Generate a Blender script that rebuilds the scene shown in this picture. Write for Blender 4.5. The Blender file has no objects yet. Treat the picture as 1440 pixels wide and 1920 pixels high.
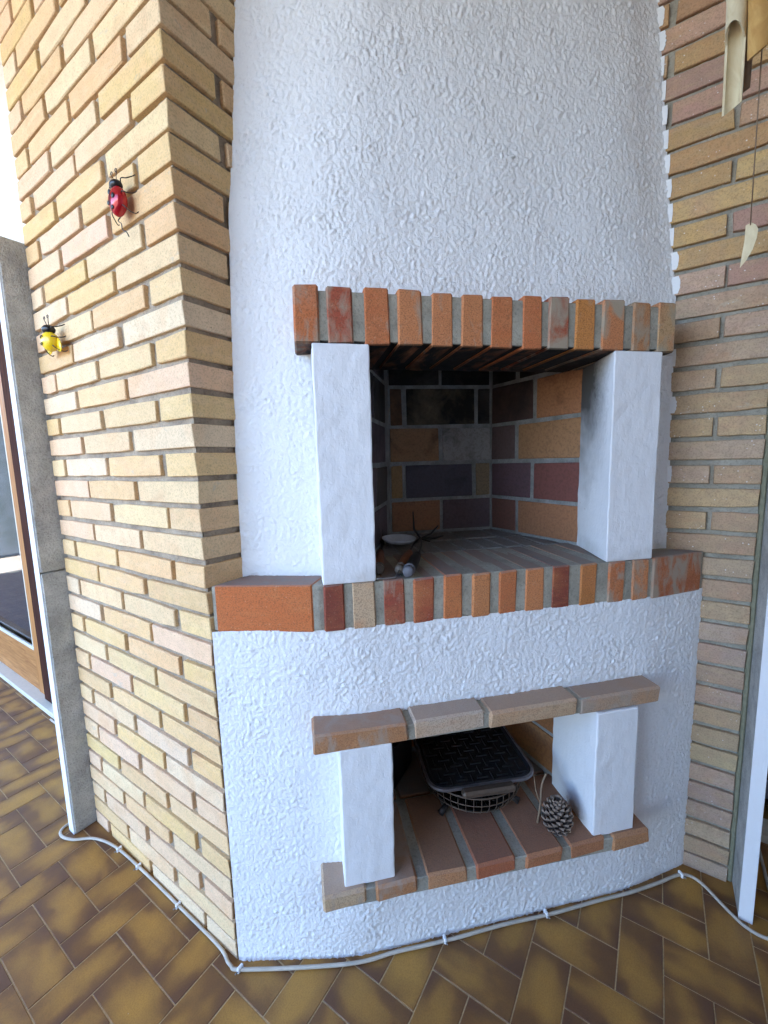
import bpy, bmesh, math, random
from mathutils import Vector, Matrix, noise
random.seed(7)
SC = bpy.context.scene
COL = SC.collection
R = math.radians

# ------------------------------------------------------------------ camera
F_PX = 778.78
yaw, pit, rol = -0.58234174, 0.12562403, -0.02671655
d = Vector((math.cos(pit)*math.sin(yaw), math.cos(pit)*math.cos(yaw), -math.sin(pit)))
r = Vector((math.cos(yaw), -math.sin(yaw), 0)); u = r.cross(d)
cr, sr = math.cos(rol), math.sin(rol)
rr = cr*r + sr*u; uu = -sr*r + cr*u
cam = bpy.data.cameras.new('camera'); camo = bpy.data.objects.new('camera', cam); COL.objects.link(camo)
M3 = Matrix((rr, uu, -d)).transposed()
CAM = Vector((0.86635, -0.55356, 1.29319))
camo.matrix_world = Matrix.Translation(CAM) @ M3.to_4x4()
cam.sensor_fit = 'HORIZONTAL'; cam.sensor_width = 36; cam.lens = F_PX/1440*36
cam.clip_start = 0.01; cam.clip_end = 900
SC.camera = camo

def project(p):
    v = Vector(p)-CAM
    z = v.dot(d)
    if z < 0.02: return None
    return (720+F_PX*v.dot(rr)/z, 960-F_PX*v.dot(uu)/z)

# ------------------------------------------------------------------ sky, sun, exposure
W = bpy.data.worlds.new('World'); SC.world = W; W.use_nodes = True
wn = W.node_tree.nodes; wl = W.node_tree.links
SUN_EL, SUN_AZ = R(52), R(28)      # azimuth from +Y towards +X
sky = wn.new('ShaderNodeTexSky'); sky.sky_type = 'NISHITA'; sky.sun_disc = False
sky.sun_elevation = SUN_EL; sky.sun_rotation = SUN_AZ
sky.air_density = 1.0; sky.dust_density = 0.7; sky.ozone_density = 1.6
wl.new(sky.outputs[0], wn['Background'].inputs[0]); wn['Background'].inputs[1].default_value = 0.15
sl = bpy.data.lights.new('sun', 'SUN'); sl.energy = 3.2; sl.angle = R(0.5); sl.color = (1, .95, .87)
so = bpy.data.objects.new('sun', sl); COL.objects.link(so)
sdir = Vector((math.sin(SUN_AZ)*math.cos(SUN_EL), math.cos(SUN_AZ)*math.cos(SUN_EL), math.sin(SUN_EL)))
so.rotation_euler = sdir.to_track_quat('Z', 'Y').to_euler()
SC.view_settings.view_transform = 'Standard'; SC.view_settings.look = 'None'
SC.view_settings.gamma = 1; SC.view_settings.use_curve_mapping = False
SC.view_settings.exposure = 3.56
SC.view_settings.use_white_balance = True; SC.view_settings.white_balance_temperature = 5980; SC.view_settings.white_balance_tint = 12
try:
    SC.cycles.use_denoising = True; SC.cycles.max_bounces = 10; SC.cycles.diffuse_bounces = 6
    SC.cycles.caustics_reflective = False; SC.cycles.caustics_refractive = False
except Exception: pass

# ------------------------------------------------------------------ helpers
def tag(o, label=None, cat=None, group=None, kind=None):
    if label: o['label'] = label
    if cat: o['category'] = cat
    if group: o['group'] = group
    if kind: o['kind'] = kind
    return o
def link(name, me, parent=None, loc=None, rot=None, color=None):
    o = bpy.data.objects.new(name, me); COL.objects.link(o)
    if loc is not None: o.location = loc
    if rot is not None: o.rotation_euler = rot
    if parent is not None: o.parent = parent
    if color is not None: o.color = (*color, 1)
    return o
def thing(name, label, cat, loc=(0,0,0), rz=0, group=None):
    o = link(name, None, loc=loc, rot=(0,0,rz)); return tag(o, label, cat, group)
def mesh(name, vs, fs, mat=None, smooth=False):
    me = bpy.data.meshes.new(name); me.from_pydata([tuple(v) for v in vs], [], fs)
    if mat: me.materials.append(mat)
    if smooth: me.polygons.foreach_set('use_smooth', [True]*len(me.polygons))
    me.update(); return me
def fixn(me):
    b = bmesh.new(); b.from_mesh(me); bmesh.ops.recalc_face_normals(b, faces=b.faces); b.to_mesh(me); b.free(); return me
def lathe(name, prof, mat, n=20, cap=True):
    vs=[];fs=[]
    for (rad,z) in prof:
        for i in range(n):
            a=2*math.pi*i/n; vs.append((rad*math.cos(a),rad*math.sin(a),z))
    for j in range(len(prof)-1):
        for i in range(n):
            fs.append((j*n+i,j*n+(i+1)%n,(j+1)*n+(i+1)%n,(j+1)*n+i))
    if cap:
        fs.append(tuple(range(n-1,-1,-1))); fs.append(tuple((len(prof)-1)*n+i for i in range(n)))
    return mesh(name,vs,fs,mat,True)
def catmull(pts, sub=6):
    P=[Vector(p) for p in pts]; out=[]
    for i in range(len(P)-1):
        p0=P[max(i-1,0)];p1=P[i];p2=P[i+1];p3=P[min(i+2,len(P)-1)]
        for k in range(sub):
            t=k/sub
            out.append(.5*((2*p1)+(p2-p0)*t+(2*p0-5*p1+4*p2-p3)*t*t+(3*p1-p0-3*p2+p3)*t**3))
    out.append(P[-1]); return out
def tube(name, pts, rad, mat, n=8, closed=False):
    P=[Vector(p) for p in pts]; N=len(P); vs=[];fs=[]
    rads = rad if isinstance(rad,(list,tuple)) else [rad]*N
    prev=None
    for i in range(N):
        if closed: t=(P[(i+1)%N]-P[i-1]).normalized()
        else: t=(P[min(i+1,N-1)]-P[max(i-1,0)]).normalized()
        if prev is None:
            a=Vector((0,0,1)) if abs(t.z)<.9 else Vector((1,0,0)); x=t.cross(a).normalized()
        else: x=(prev-t*prev.dot(t)).normalized()
        prev=x; y=t.cross(x)
        for k in range(n):
            a=2*math.pi*k/n; vs.append(P[i]+(x*math.cos(a)+y*math.sin(a))*rads[i])
    for i in range(N if closed else N-1):
        j=(i+1)%N
        for k in range(n): fs.append((i*n+k,i*n+(k+1)%n,j*n+(k+1)%n,j*n+k))
    if not closed: fs.append(tuple(range(n-1,-1,-1))); fs.append(tuple((N-1)*n+k for k in range(n)))
    return mesh(name,vs,fs,mat,True)
def cbox_data(w, dp, h, c=.003, j=.0, seed=0):
    """chamfered box from (0,0,0) to (w,dp,h)"""
    rnd=random.Random(seed); vs=[];idx={}
    J={}
    for sx in (0,1):
        for sy in (0,1):
            for sz in (0,1):
                J[sx,sy,sz]=Vector([rnd.uniform(-j,j) for _ in range(3)])
                cc=c*rnd.uniform(.7,1.5) if j>0 else c
                base=Vector((sx*w,sy*dp,sz*h))+J[sx,sy,sz]
                dx=Vector((-1 if sx else 1,0,0))*cc; dy=Vector((0,-1 if sy else 1,0))*cc; dz=Vector((0,0,-1 if sz else 1))*cc
                for ax,v in (('x',base+dy+dz),('y',base+dx+dz),('z',base+dx+dy)):
                    idx[sx,sy,sz,ax]=len(vs); vs.append(v)
    fs=[]
    I=lambda sx,sy,sz,ax: idx[sx,sy,sz,ax]
    for s in (0,1):
        fs.append([I(s,0,0,'x'),I(s,1,0,'x'),I(s,1,1,'x'),I(s,0,1,'x')][::(1 if s else -1)])
        fs.append([I(0,s,0,'y'),I(1,s,0,'y'),I(1,s,1,'y'),I(0,s,1,'y')][::(-1 if s else 1)])
        fs.append([I(0,0,s,'z'),I(1,0,s,'z'),I(1,1,s,'z'),I(0,1,s,'z')][::(1 if s else -1)])
    for a in (0,1):
        for b_ in (0,1):
            fs.append([I(0,a,b_,'y'),I(1,a,b_,'y'),I(1,a,b_,'z'),I(0,a,b_,'z')])
            fs.append([I(a,0,b_,'x'),I(a,1,b_,'x'),I(a,1,b_,'z'),I(a,0,b_,'z')])
            fs.append([I(a,b_,0,'x'),I(a,b_,1,'x'),I(a,b_,1,'y'),I(a,b_,0,'y')])
    for sx in (0,1):
        for sy in (0,1):
            for sz in (0,1): fs.append([I(sx,sy,sz,a) for a in 'xyz'])
    return vs,[tuple(f) for f in fs]
_cache={}
def cbox(name, w, dp, h, mat, c=.003, j=0, seed=0, off=(0,0,0)):
    key=(name,round(w,4),round(dp,4),round(h,4),mat.name,c,j,seed,off)
    if key in _cache: return _cache[key]
    vs,fs=cbox_data(w,dp,h,c,j,seed); o=Vector(off)
    me=fixn(mesh(name,[v+o for v in vs],fs,mat)); _cache[key]=me; return me
def boxes(name, lst, mat, c=.002):
    vs=[];fs=[]
    for (x0,y0,z0,x1,y1,z1) in lst:
        v,f=cbox_data(x1-x0,y1-y0,z1-z0,c); o=len(vs)
        vs+= [p+Vector((x0,y0,z0)) for p in v]; fs+=[tuple(i+o for i in g) for g in f]
    return fixn(mesh(name,vs,fs,mat))

# ------------------------------------------------------------------ material toolkit
class NT:
    def __init__(s,name):
        s.m=bpy.data.materials.new(name); s.m.use_nodes=True; s.t=s.m.node_tree; s.b=s.t.nodes['Principled BSDF']
        s.b.inputs['Roughness'].default_value=.85; s.b.inputs['Specular IOR Level'].default_value=.3
    def n(s,ty,**kw):
        nd=s.t.nodes.new(ty)
        for k,v in kw.items(): setattr(nd,k,v)
        return nd
    def l(s,a,b): s.t.links.new(a,b)
    def val(s,x,sock):
        if isinstance(x,(int,float)): sock.default_value=x
        elif isinstance(x,(tuple,list)): sock.default_value=(*x,1) if len(x)==3 and sock.type=='RGBA' else x
        else: s.l(x,sock)
    def math(s,op,a,b=0.,c=None,clamp=False):
        nd=s.n('ShaderNodeMath',operation=op); nd.use_clamp=clamp; s.val(a,nd.inputs[0]); s.val(b,nd.inputs[1])
        if c is not None: s.val(c,nd.inputs[2])
        return nd.outputs[0]
    def coord(s,kind='Object',rnd=True,scale=None):
        tc=s.n('ShaderNodeTexCoord').outputs[kind]
        if scale:
            vm=s.n('ShaderNodeVectorMath',operation='MULTIPLY'); s.l(tc,vm.inputs[0]); vm.inputs[1].default_value=scale; tc=vm.outputs[0]
        if rnd:
            oi=s.n('ShaderNodeObjectInfo'); m=s.math('MULTIPLY',oi.outputs['Random'],57.3)
            cx=s.n('ShaderNodeCombineXYZ'); s.l(m,cx.inputs[0]); s.l(m,cx.inputs[1]); s.l(m,cx.inputs[2])
            va=s.n('ShaderNodeVectorMath',operation='ADD'); s.l(tc,va.inputs[0]); s.l(cx.outputs[0],va.inputs[1]); return va.outputs[0]
        return tc
    def noise(s,co,scale,det=3,rough=.55,dist=0):
        nd=s.n('ShaderNodeTexNoise'); s.l(co,nd.inputs['Vector']); nd.inputs['Scale'].default_value=scale
        nd.inputs['Detail'].default_value=det; nd.inputs['Roughness'].default_value=rough; nd.inputs['Distortion'].default_value=dist
        return nd.outputs['Fac']
    def vor(s,co,scale,feat='F1'):
        nd=s.n('ShaderNodeTexVoronoi',feature=feat); s.l(co,nd.inputs['Vector']); nd.inputs['Scale'].default_value=scale; return nd.outputs['Distance']
    def ramp(s,f,a,b,lo=0.,hi=1.):
        nd=s.n('ShaderNodeMapRange'); nd.clamp=True; s.val(f,nd.inputs[0]); s.val(a,nd.inputs[1]); s.val(b,nd.inputs[2]); s.val(lo,nd.inputs[3]); s.val(hi,nd.inputs[4]); return nd.outputs[0]
    def mix(s,f,a,b,mode='MIX'):
        nd=s.n('ShaderNodeMix',data_type='RGBA',blend_type=mode); s.val(f,nd.inputs[0]); s.val(a,nd.inputs[6]); s.val(b,nd.inputs[7]); return nd.outputs[2]
    def bump(s,h,strength,dist,prev=None):
        nd=s.n('ShaderNodeBump'); nd.inputs['Strength'].default_value=strength; nd.inputs['Distance'].default_value=dist; s.l(h,nd.inputs['Height'])
        if prev is not None: s.l(prev,nd.inputs['Normal'])
        return nd.outputs[0]
    def done(s,col=None,rough=None,nrm=None):
        if col is not None: s.val(col,s.b.inputs['Base Color'])
        if rough is not None: s.val(rough,s.b.inputs['Roughness'])
        if nrm is not None: s.l(nrm,s.b.inputs['Normal'])
        return s.m
def ocol(t): return t.n('ShaderNodeObjectInfo').outputs['Color']

def m_brick(name, patch=(.5,.3,.2), speck=0., dust=.35, smear=None, soot=0., grain=.6, streak=(.84,.62,.38), sk=.35, film=None, gsc=260, pits=0):
    t=NT(name); co=t.coord(); c=ocol(t)
    n1=t.noise(co,9,2,.5,.6); n2=t.noise(co,38,4,.65); n3=t.noise(co,gsc,2,.6)
    stretch=t.coord(scale=(1,1,4)); n4=t.noise(stretch,14,3,.6,.4)
    col=t.mix(t.ramp(n1,.48,.72,0,.6),c,patch)
    col=t.mix(t.ramp(n4,.45,.75,0,sk),col,streak)
    col=t.mix(t.ramp(n2,.35,.75,0,dust),col,(.30,.24,.17))
    col=t.mix(t.ramp(n3,.34,.52,.5*grain,0),col,(.10,.05,.025))
    if grain>.8: col=t.mix(t.ramp(t.noise(co,190,2),.64,.74,0,.35),col,(.70,.42,.24))
    if speck>0:
        v=t.vor(co,85); sp=t.math('MULTIPLY',t.ramp(v,.10,.17,1,0),t.ramp(t.noise(co,22,1),.50,.62,0,1)); col=t.mix(t.math('MULTIPLY',sp,speck),col,(.78,.76,.72))
    if pits:
        pv=t.ramp(t.vor(co,70),.05,.12,1,0); pm=t.math('MULTIPLY',pv,t.ramp(t.noise(co,17,2),.50,.60)); col=t.mix(t.math('MULTIPLY',pm,.75),col,(.16,.10,.06))
        bn=t.ramp(t.noise(t.coord(scale=(1,1,2.2)),7,3,.6,.4),.60,.78,0,.45); col=t.mix(bn,col,(.50,.27,.14))
        ms=t.ramp(t.noise(t.coord(scale=(.5,1,1)),31,5,.7,.3),.64,.70,0,.5); col=t.mix(ms,col,(.50,.43,.33))
    h=t.math('ADD',t.math('MULTIPLY',n2,.5),t.math('MULTIPLY',n3,.35))
    if smear:
        sm=t.ramp(t.noise(t.coord(scale=(1,1,.5)),24,4,.6,.5),smear[0]-.05,smear[0]+.13,0,.9); col=t.mix(sm,col,smear[1])
    if soot>0:
        g=t.n('ShaderNodeNewGeometry'); sx=t.n('ShaderNodeSeparateXYZ'); t.l(g.outputs['Normal'],sx.inputs[0])
        dn=t.ramp(sx.outputs[2],-.3,-.9,0,1)
        sm=t.math('MULTIPLY',dn,t.ramp(t.noise(t.coord(scale=(1,.4,1)),16,4,.6,.7),.50,.70,1.,.45))
        col=t.mix(t.math('MULTIPLY',sm,soot),col,(.012,.011,.010))
    if film:
        g=t.n('ShaderNodeNewGeometry'); sx=t.n('ShaderNodeSeparateXYZ'); t.l(g.outputs['Normal'],sx.inputs[0])
        col=t.mix(t.math('MULTIPLY',t.ramp(sx.outputs[2],.55,.9,0,1),t.ramp(n2,.25,.6,film[1],film[1]*.8)),col,film[0])
    return t.done(col,t.ramp(n2,.3,.7,.75,.95),t.bump(h,.6,.0028))

def m_mortar(name, c=(.33,.30,.25), c2=(.20,.18,.15), dist=.004, soot=False):
    t=NT(name); co=t.coord('Object',False); n1=t.noise(co,14,4,.6); n2=t.noise(co,170,3,.7)
    col=t.mix(t.ramp(n1,.35,.65),c,c2); col=t.mix(t.ramp(n2,.3,.5,.4,0),col,(.08,.07,.06))
    if soot:
        g=t.n('ShaderNodeNewGeometry'); sx=t.n('ShaderNodeSeparateXYZ'); t.l(g.outputs['Normal'],sx.inputs[0])
        col=t.mix(t.ramp(sx.outputs[2],-.3,-.9,0,.97),col,(.012,.011,.010))
    return t.done(col,.95,t.bump(t.math('ADD',n1,n2),.8,dist))

def m_paint(name, col=(.80,.80,.81), bumpd=.0015, sc=120, soot=False, dirt=.12):
    t=NT(name); co=t.coord('Object',False)
    n1=t.noise(co,3.1,3,.6); n2=t.noise(co,sc,3,.6,.8); n3=t.noise(t.coord('Object',False,(1,1,.35)),90,3,.6)
    c=t.mix(t.ramp(n1,.4,.75,0,dirt),col,(.60,.56,.50))
    sp=t.ramp(t.vor(co,22),.03,.05,.8,0); c=t.mix(t.math('MULTIPLY',sp,t.ramp(t.noise(co,5,1),.58,.66)),c,(.35,.28,.2))
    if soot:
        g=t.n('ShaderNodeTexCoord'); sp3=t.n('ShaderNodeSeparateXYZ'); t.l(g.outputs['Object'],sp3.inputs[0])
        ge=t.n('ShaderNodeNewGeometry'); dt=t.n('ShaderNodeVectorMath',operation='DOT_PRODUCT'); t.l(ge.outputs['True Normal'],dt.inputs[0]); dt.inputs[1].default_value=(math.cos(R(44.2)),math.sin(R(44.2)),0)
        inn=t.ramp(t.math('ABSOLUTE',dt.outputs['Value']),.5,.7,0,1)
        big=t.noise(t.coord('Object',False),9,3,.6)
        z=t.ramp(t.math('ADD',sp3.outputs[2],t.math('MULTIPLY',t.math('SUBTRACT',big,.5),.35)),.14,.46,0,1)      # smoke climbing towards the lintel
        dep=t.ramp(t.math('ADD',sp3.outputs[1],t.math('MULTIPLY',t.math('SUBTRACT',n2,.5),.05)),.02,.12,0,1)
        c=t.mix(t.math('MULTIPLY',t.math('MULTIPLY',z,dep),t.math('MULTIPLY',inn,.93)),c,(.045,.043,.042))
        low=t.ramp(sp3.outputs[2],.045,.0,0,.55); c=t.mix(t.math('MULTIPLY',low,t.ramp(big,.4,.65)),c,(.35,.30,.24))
    h=t.math('ADD',n2,n3)
    t.b.inputs['Specular IOR Level'].default_value=.25
    return t.done(c,.8,t.bump(h,.75,bumpd))

ASH=((.215,.205,.19),.94); DST=((.33,.235,.18),.8); RS=dict(streak=(.60,.24,.085),sk=.25,gsc=330)
M_BW=m_brick('yellow_facing_brick',(.76,.47,.25),0,.20,grain=.5,pits=1)
M_BR=m_brick('dusty_facing_brick',(.50,.30,.19),.85,.42,pits=1,grain=.6,streak=(.60,.46,.24))
M_RED=m_brick('red_fire_brick',(.56,.20,.07),.1,.10,grain=1,film=ASH,**RS)
M_REDS=m_brick('smeared_fire_brick',(.50,.21,.09),.1,.12,smear=(.50,(.36,.30,.23)),grain=1,film=ASH,**RS)
M_RED2=m_brick('sill_fire_brick',(.52,.22,.09),.1,.15,grain=1,film=((.21,.13,.095),.75),**RS)
M_MANT=m_brick('mantel_brick',(.50,.30,.16),.1,.15,grain=.9,film=DST,**RS)
M_MANTS=m_brick('smeared_mantel_brick',(.50,.28,.14),.1,.15,smear=(.52,(.38,.31,.25)),grain=.9,film=DST,**RS)
M_LINT=m_brick('lintel_fire_brick',(.50,.19,.08),.1,.08,smear=(.62,(.36,.30,.23)),soot=1.,grain=1,**RS)
M_LINTS=m_brick('lintel_smeared_brick',(.5,.2,.10),.1,.1,smear=(.47,(.36,.31,.23)),soot=1.,grain=1,**RS)
M_MOR=m_mortar('wall_mortar',(.46,.37,.27),(.29,.23,.17),.006); M_MORG=m_mortar('grey_mortar',(.40,.37,.30),(.28,.26,.21),.002)
M_MORL=m_mortar('lintel_mortar',(.40,.37,.30),(.28,.26,.21),.002,True)
M_MORS=m_mortar('sooty_mortar',(.34,.335,.32),(.20,.20,.19),.002)
M_PAINT=m_paint('white_masonry_paint',(.80,.80,.81),.0012)
M_PLAST=m_paint('white_rough_render',(.81,.81,.82),.0034,105)
M_COL=m_paint('white_column_paint',(.80,.80,.82),.0014,70,soot=True)

def simple(name,col,rough=.6,metal=0,spec=.4,bump=None,var=None):
    t=NT(name); t.b.inputs['Metallic'].default_value=metal; t.b.inputs['Specular IOR Level'].default_value=spec
    co=t.coord('Object',False); n=t.noise(co,(bump or (60,0))[0],4,.6)
    c=t.mix(t.ramp(n,.3,.7,0,1),col,var if var else tuple(x*.75 for x in col))
    return t.done(c,rough,t.bump(n,.5,(bump or (60,.0006))[1]))

def m_soot(name):
    """fire brick inside the hearth: object colour with smoke-blackened blotches"""
    t=NT(name); co=t.coord(); c=ocol(t)
    wp=t.n('ShaderNodeNewGeometry').outputs['Position']; n1=t.noise(wp,7.5,5,.65,.6); n2=t.noise(co,120,3,.7)
    al=t.n('ShaderNodeObjectInfo').outputs['Alpha']
    sz=t.n('ShaderNodeSeparateXYZ'); t.l(wp,sz.inputs[0])
    k=t.ramp(t.math('ADD',t.math('ADD',n1,t.math('MULTIPLY',al,.75)),t.ramp(sz.outputs[2],1.25,1.65,0,.22)),.93,1.27,0,.95)
    col=t.mix(t.ramp(n2,.35,.55,.35,0),c,(.05,.04,.03))
    col=t.mix(k,col,(.014,.013,.013))
    return t.done(col,.9,t.bump(n2,.6,.002))
M_SOOT=m_soot('sooty_fire_brick')

def m_tile():
    t=NT('glazed_floor_tile'); tc=t.n('ShaderNodeTexCoord').outputs['Object']; co=t.coord()
    s=t.n('ShaderNodeSeparateXYZ'); t.l(tc,s.inputs[0])
    oi=t.n('ShaderNodeObjectInfo').outputs['Random']
    n1=t.noise(t.coord(scale=(1.,1.35,1)),7.5,2,.45,.35); n2=t.noise(co,320,2,.6); n3=t.noise(co,30,3,.6)
    ex=t.math('ABSOLUTE',s.outputs[0]); ey=t.math('ABSOLUTE',s.outputs[1])
    e=t.math('ADD',t.ramp(ex,.035,.1,0,.28),t.ramp(ey,.015,.05,0,.25))
    f=t.math('ADD',t.math('ADD',t.math('MULTIPLY',n1,1.25),e),t.math('MULTIPLY',oi,.12))
    f=t.math('ADD',f,t.math('MULTIPLY',n3,.10))
    k=t.ramp(f,.58,1.24,0,1)
    nd=t.n('ShaderNodeValToRGB'); t.l(k,nd.inputs[0]); cr_=nd.color_ramp
    cr_.elements[0].color=(.43,.225,.050,1); cr_.elements[1].color=(.145,.070,.036,1)
    e1=cr_.elements.new(.35); e1.color=(.33,.170,.045,1); e2=cr_.elements.new(.65); e2.color=(.20,.098,.036,1)
    col=t.mix(t.ramp(n2,.35,.6,.22,0),nd.outputs[0],(.06,.035,.02))
    sp=t.math('MULTIPLY',t.ramp(t.vor(co,38),.02,.035,1,0),t.ramp(t.noise(co,9,1),.6,.64)); col=t.mix(sp,col,(.6,.55,.45))
    t.b.inputs['Specular IOR Level'].default_value=.3
    return t.done(col,t.ramp(t.noise(co,11,4,.65),.3,.7,.32,.6),t.bump(t.math('ADD',n2,t.math('MULTIPLY',n3,2)),.25,.0008))
M_TILE=m_tile()
M_GROUT=simple('pale_tile_grout',(.56,.41,.22),.9,bump=(200,.0005),var=(.36,.25,.13))
M_CONC=m_mortar('weathered_concrete',(.52,.51,.475),(.33,.325,.305),.006)
def m_wood(name,c1,c2,sc=(1,1,.08),rough=.5):
    t=NT(name); co=t.coord('Object',True,sc); n=t.noise(co,60,4,.6,1.2); n2=t.noise(co,12,2,.5)
    col=t.mix(t.ramp(n,.35,.65),c1,c2); col=t.mix(t.ramp(n2,.4,.7,0,.3),col,tuple(x*.5 for x in c2))
    return t.done(col,rough,t.bump(n,.3,.0008))
M_WOOD=m_wood('varnished_pine',(.50,.24,.08),(.34,.14,.04))
M_WOODH=m_wood('varnished_pine_rail',(.50,.24,.08),(.30,.12,.035),(.08,1,1))
M_DARKW=m_wood('dark_stained_wood',(.075,.030,.020),(.04,.016,.012),rough=.85); M_DARKW.node_tree.nodes['Principled BSDF'].inputs['Specular IOR Level'].default_value=.08
M_BAMB=m_wood('dry_bamboo',(.72,.62,.40),(.62,.50,.30),(1,1,.05),.45)
M_BAMBO=m_wood('orange_bamboo',(.66,.40,.13),(.52,.28,.08),(1,1,.05),.45)
M_BAMBD=m_wood('brown_bamboo',(.22,.13,.06),(.15,.08,.035),(1,1,.05),.5)
M_CABLE=simple('cream_cable_sheath',(.56,.50,.42),.6,var=(.40,.36,.30),bump=(18,.0004))
M_IRON=simple('cast_iron',(.028,.027,.03),.45,.3,bump=(160,.0008))
M_SLOT=simple('iron_slot_black',(.006,.006,.007),.7)
M_ALU=simple('tarnished_metal_rim',(.30,.29,.31),.38,.8,bump=(90,.0005))
M_RUST=simple('brown_steel_wire',(.16,.12,.09),.55,.6,bump=(150,.0006))
M_STEEL=simple('dull_steel',(.30,.30,.31),.35,.9)
M_DSTEEL=simple('blackened_steel',(.05,.045,.045),.5,.6)
M_HANDLE=m_wood('handle_wood',(.28,.11,.05),(.18,.065,.03),(1,1,.2),.45)
M_CUFF=simple('worn_handle_cap',(.15,.125,.105),.5)
M_SPOON=simple('pale_enamel',(.62,.64,.70),.25,spec=.6,bump=(30,.0003))
M_CONE=simple('cone_scale_brown',(.085,.058,.045),.75,bump=(200,.001),var=(.05,.035,.03))
M_CONET=simple('cone_scale_tip',(.28,.21,.165),.8,bump=(200,.001),var=(.22,.17,.13))
M_TWIG=simple('dry_twig',(.28,.20,.13),.85)
M_BUGR=simple('red_glazed_shell',(.50,.008,.012),.12,.25,.8,bump=(20,.0002),var=(.35,.004,.02))
M_BUGY=simple('yellow_enamel_shell',(.85,.62,.015),.25,.0,.6,var=(.80,.55,.01))
M_BLACK=simple('black_enamel',(.012,.012,.014),.3,.2,.6)
M_CEIL=simple('cream_ceiling_board',(.70,.56,.40),.8,bump=(40,.001),var=(.62,.48,.33))
M_HOUSE=simple('white_house_render',(.80,.80,.78),.85,bump=(60,.002),var=(.76,.76,.74))
M_LIME=simple('grey_green_joint_filler',(.20,.19,.125),.95,bump=(80,.003),var=(.26,.25,.17))
M_SILL=simple('pale_stone_sill',(.66,.62,.52),.5,var=(.58,.55,.46))
M_GREYM=simple('grey_painted_steel',(.13,.13,.15),.6)
M_GROUND=simple('grey_paving',(.27,.22,.165),.95,bump=(6,.02),var=(.22,.18,.13))
M_REFL_BLOCK=simple('reflection_block_dark',(.10,.11,.12),.95,bump=(4,.03),var=(.05,.06,.05))  # dark colour of the added box mirrored in the door glass
M_SIDE=m_brick('light_block_brick',(.22,.14,.09))  # dark, so the added light-blocking walls bounce little
M_ROOM=simple('dim_room_wall',(.25,.23,.21),.9)
M_CURT=simple('grey_blue_blind',(.19,.22,.29),.7,var=(.14,.16,.22))
def m_glass():
    t=NT('window_glass'); b=t.b; b.inputs['Base Color'].default_value=(.9,.95,1,1); b.inputs['Roughness'].default_value=.02
    b.inputs['Transmission Weight'].default_value=1; b.inputs['IOR'].default_value=1.45; return t.m
M_GLASS=m_glass()

# ------------------------------------------------------------------ frame of the diagonal hearth front
O2=Vector((.238,.139)); AF=R(44.2)
E2=Vector((math.cos(AF),math.sin(AF))); N2=Vector((math.sin(AF),-math.cos(AF)))
def fr(s,dd,z=0.): p=O2+E2*s+N2*dd; return Vector((p.x,p.y,z))
def sdof(x,y): v=Vector((x,y))-O2; return v.dot(E2),v.dot(N2)
POLY=(4.8e-06,-2.2e-04,-0.0620,2.1660)
def zk(k): return ((POLY[0]*k+POLY[1])*k+POLY[2])*k+POLY[3]   # underside of brick course k
YR=.917

# ------------------------------------------------------------------ setting: floor, ground, shell
gr=link('ground',mesh('ground',[(-300,-300,-.35),(300,-300,-.35),(300,300,-.35),(-300,300,-.35)],[(0,1,2,3)],M_GROUND)); tag(gr,kind='structure')
FLX0,FLX1,FLY0,FLY1=-6.,2.7,-3.2,1.6
def slab(name,b,mat,c=.004): return tag(link(name,boxes(name,[b],mat,c)),kind='structure')
floor=slab('floor',(FLX0,FLY0,-.3,FLX1,FLY1,-.0012),M_GROUT)
slab('ceiling',(FLX0,-1.9,2.965,FLX1,2.2,3.15),M_CEIL)
slab('house_rear_wall',(FLX0-.2,1.602,-.3,FLX1+.2,1.8,2.96),M_ROOM)
slab('side_light_block',(1.80,-1.749,0,2.0,1.6,2.96),M_SIDE); slab('end_light_block',(.55,-1.95,0,2.0,-1.75,2.96),M_SIDE)  # unseen walls, added to block light from the right and front right
slab('room_side_wall',(FLX0-.2,.26,-.3,FLX0,1.6,2.96),M_ROOM)

slab('reflection_block',(-9.6,-15,-.3,-9.3,-.5,3.0),M_REFL_BLOCK)  # unseen box, added to darken what the door glass reflects
# herringbone tiles, each one an object
U=.0985; OX,OY=-.638,-.2395; G=.0014
def tile_me(w,h,seed):
    return cbox('tile',w*U-2*G,h*U-2*G,.008,M_TILE,.0009,0,seed,off=(-(w*U/2-G),-(h*U/2-G),-.0075))
far_v=[];far_f=[]
ntile=0
cand=[]
for a in range(-90,90):
    for b in range(-45,45):
        i=a+3*b; j=-a+b
        for (ix,iy,w,h) in ((i,j,2,1),(i+2,j,1,2)):
            x0=OX+ix*U; y0=OY+iy*U; cx=x0+w*U/2; cy=y0+h*U/2
            if not(FLX0<x0 and x0+w*U<FLX1-.1 and FLY0<y0 and y0+h*U<1.5): continue
            inside=(-.79<cx<0 and cy>.09) or (0<=cx<.95 and cy>cx*.9+.11) or (.95<=cx<1.12 and cy>1.0)
            if inside: continue
            if cy>.28 and cx<-.8: continue
            p=project((cx,cy,0)); vis=p is not None and -60<p[0]<1500 and -60<p[1]<2010
            cand.append(((Vector((cx,cy,0))-CAM).length,vis,cx,cy,w,h))
cand.sort(key=lambda q:(not q[1],q[0]))
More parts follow.
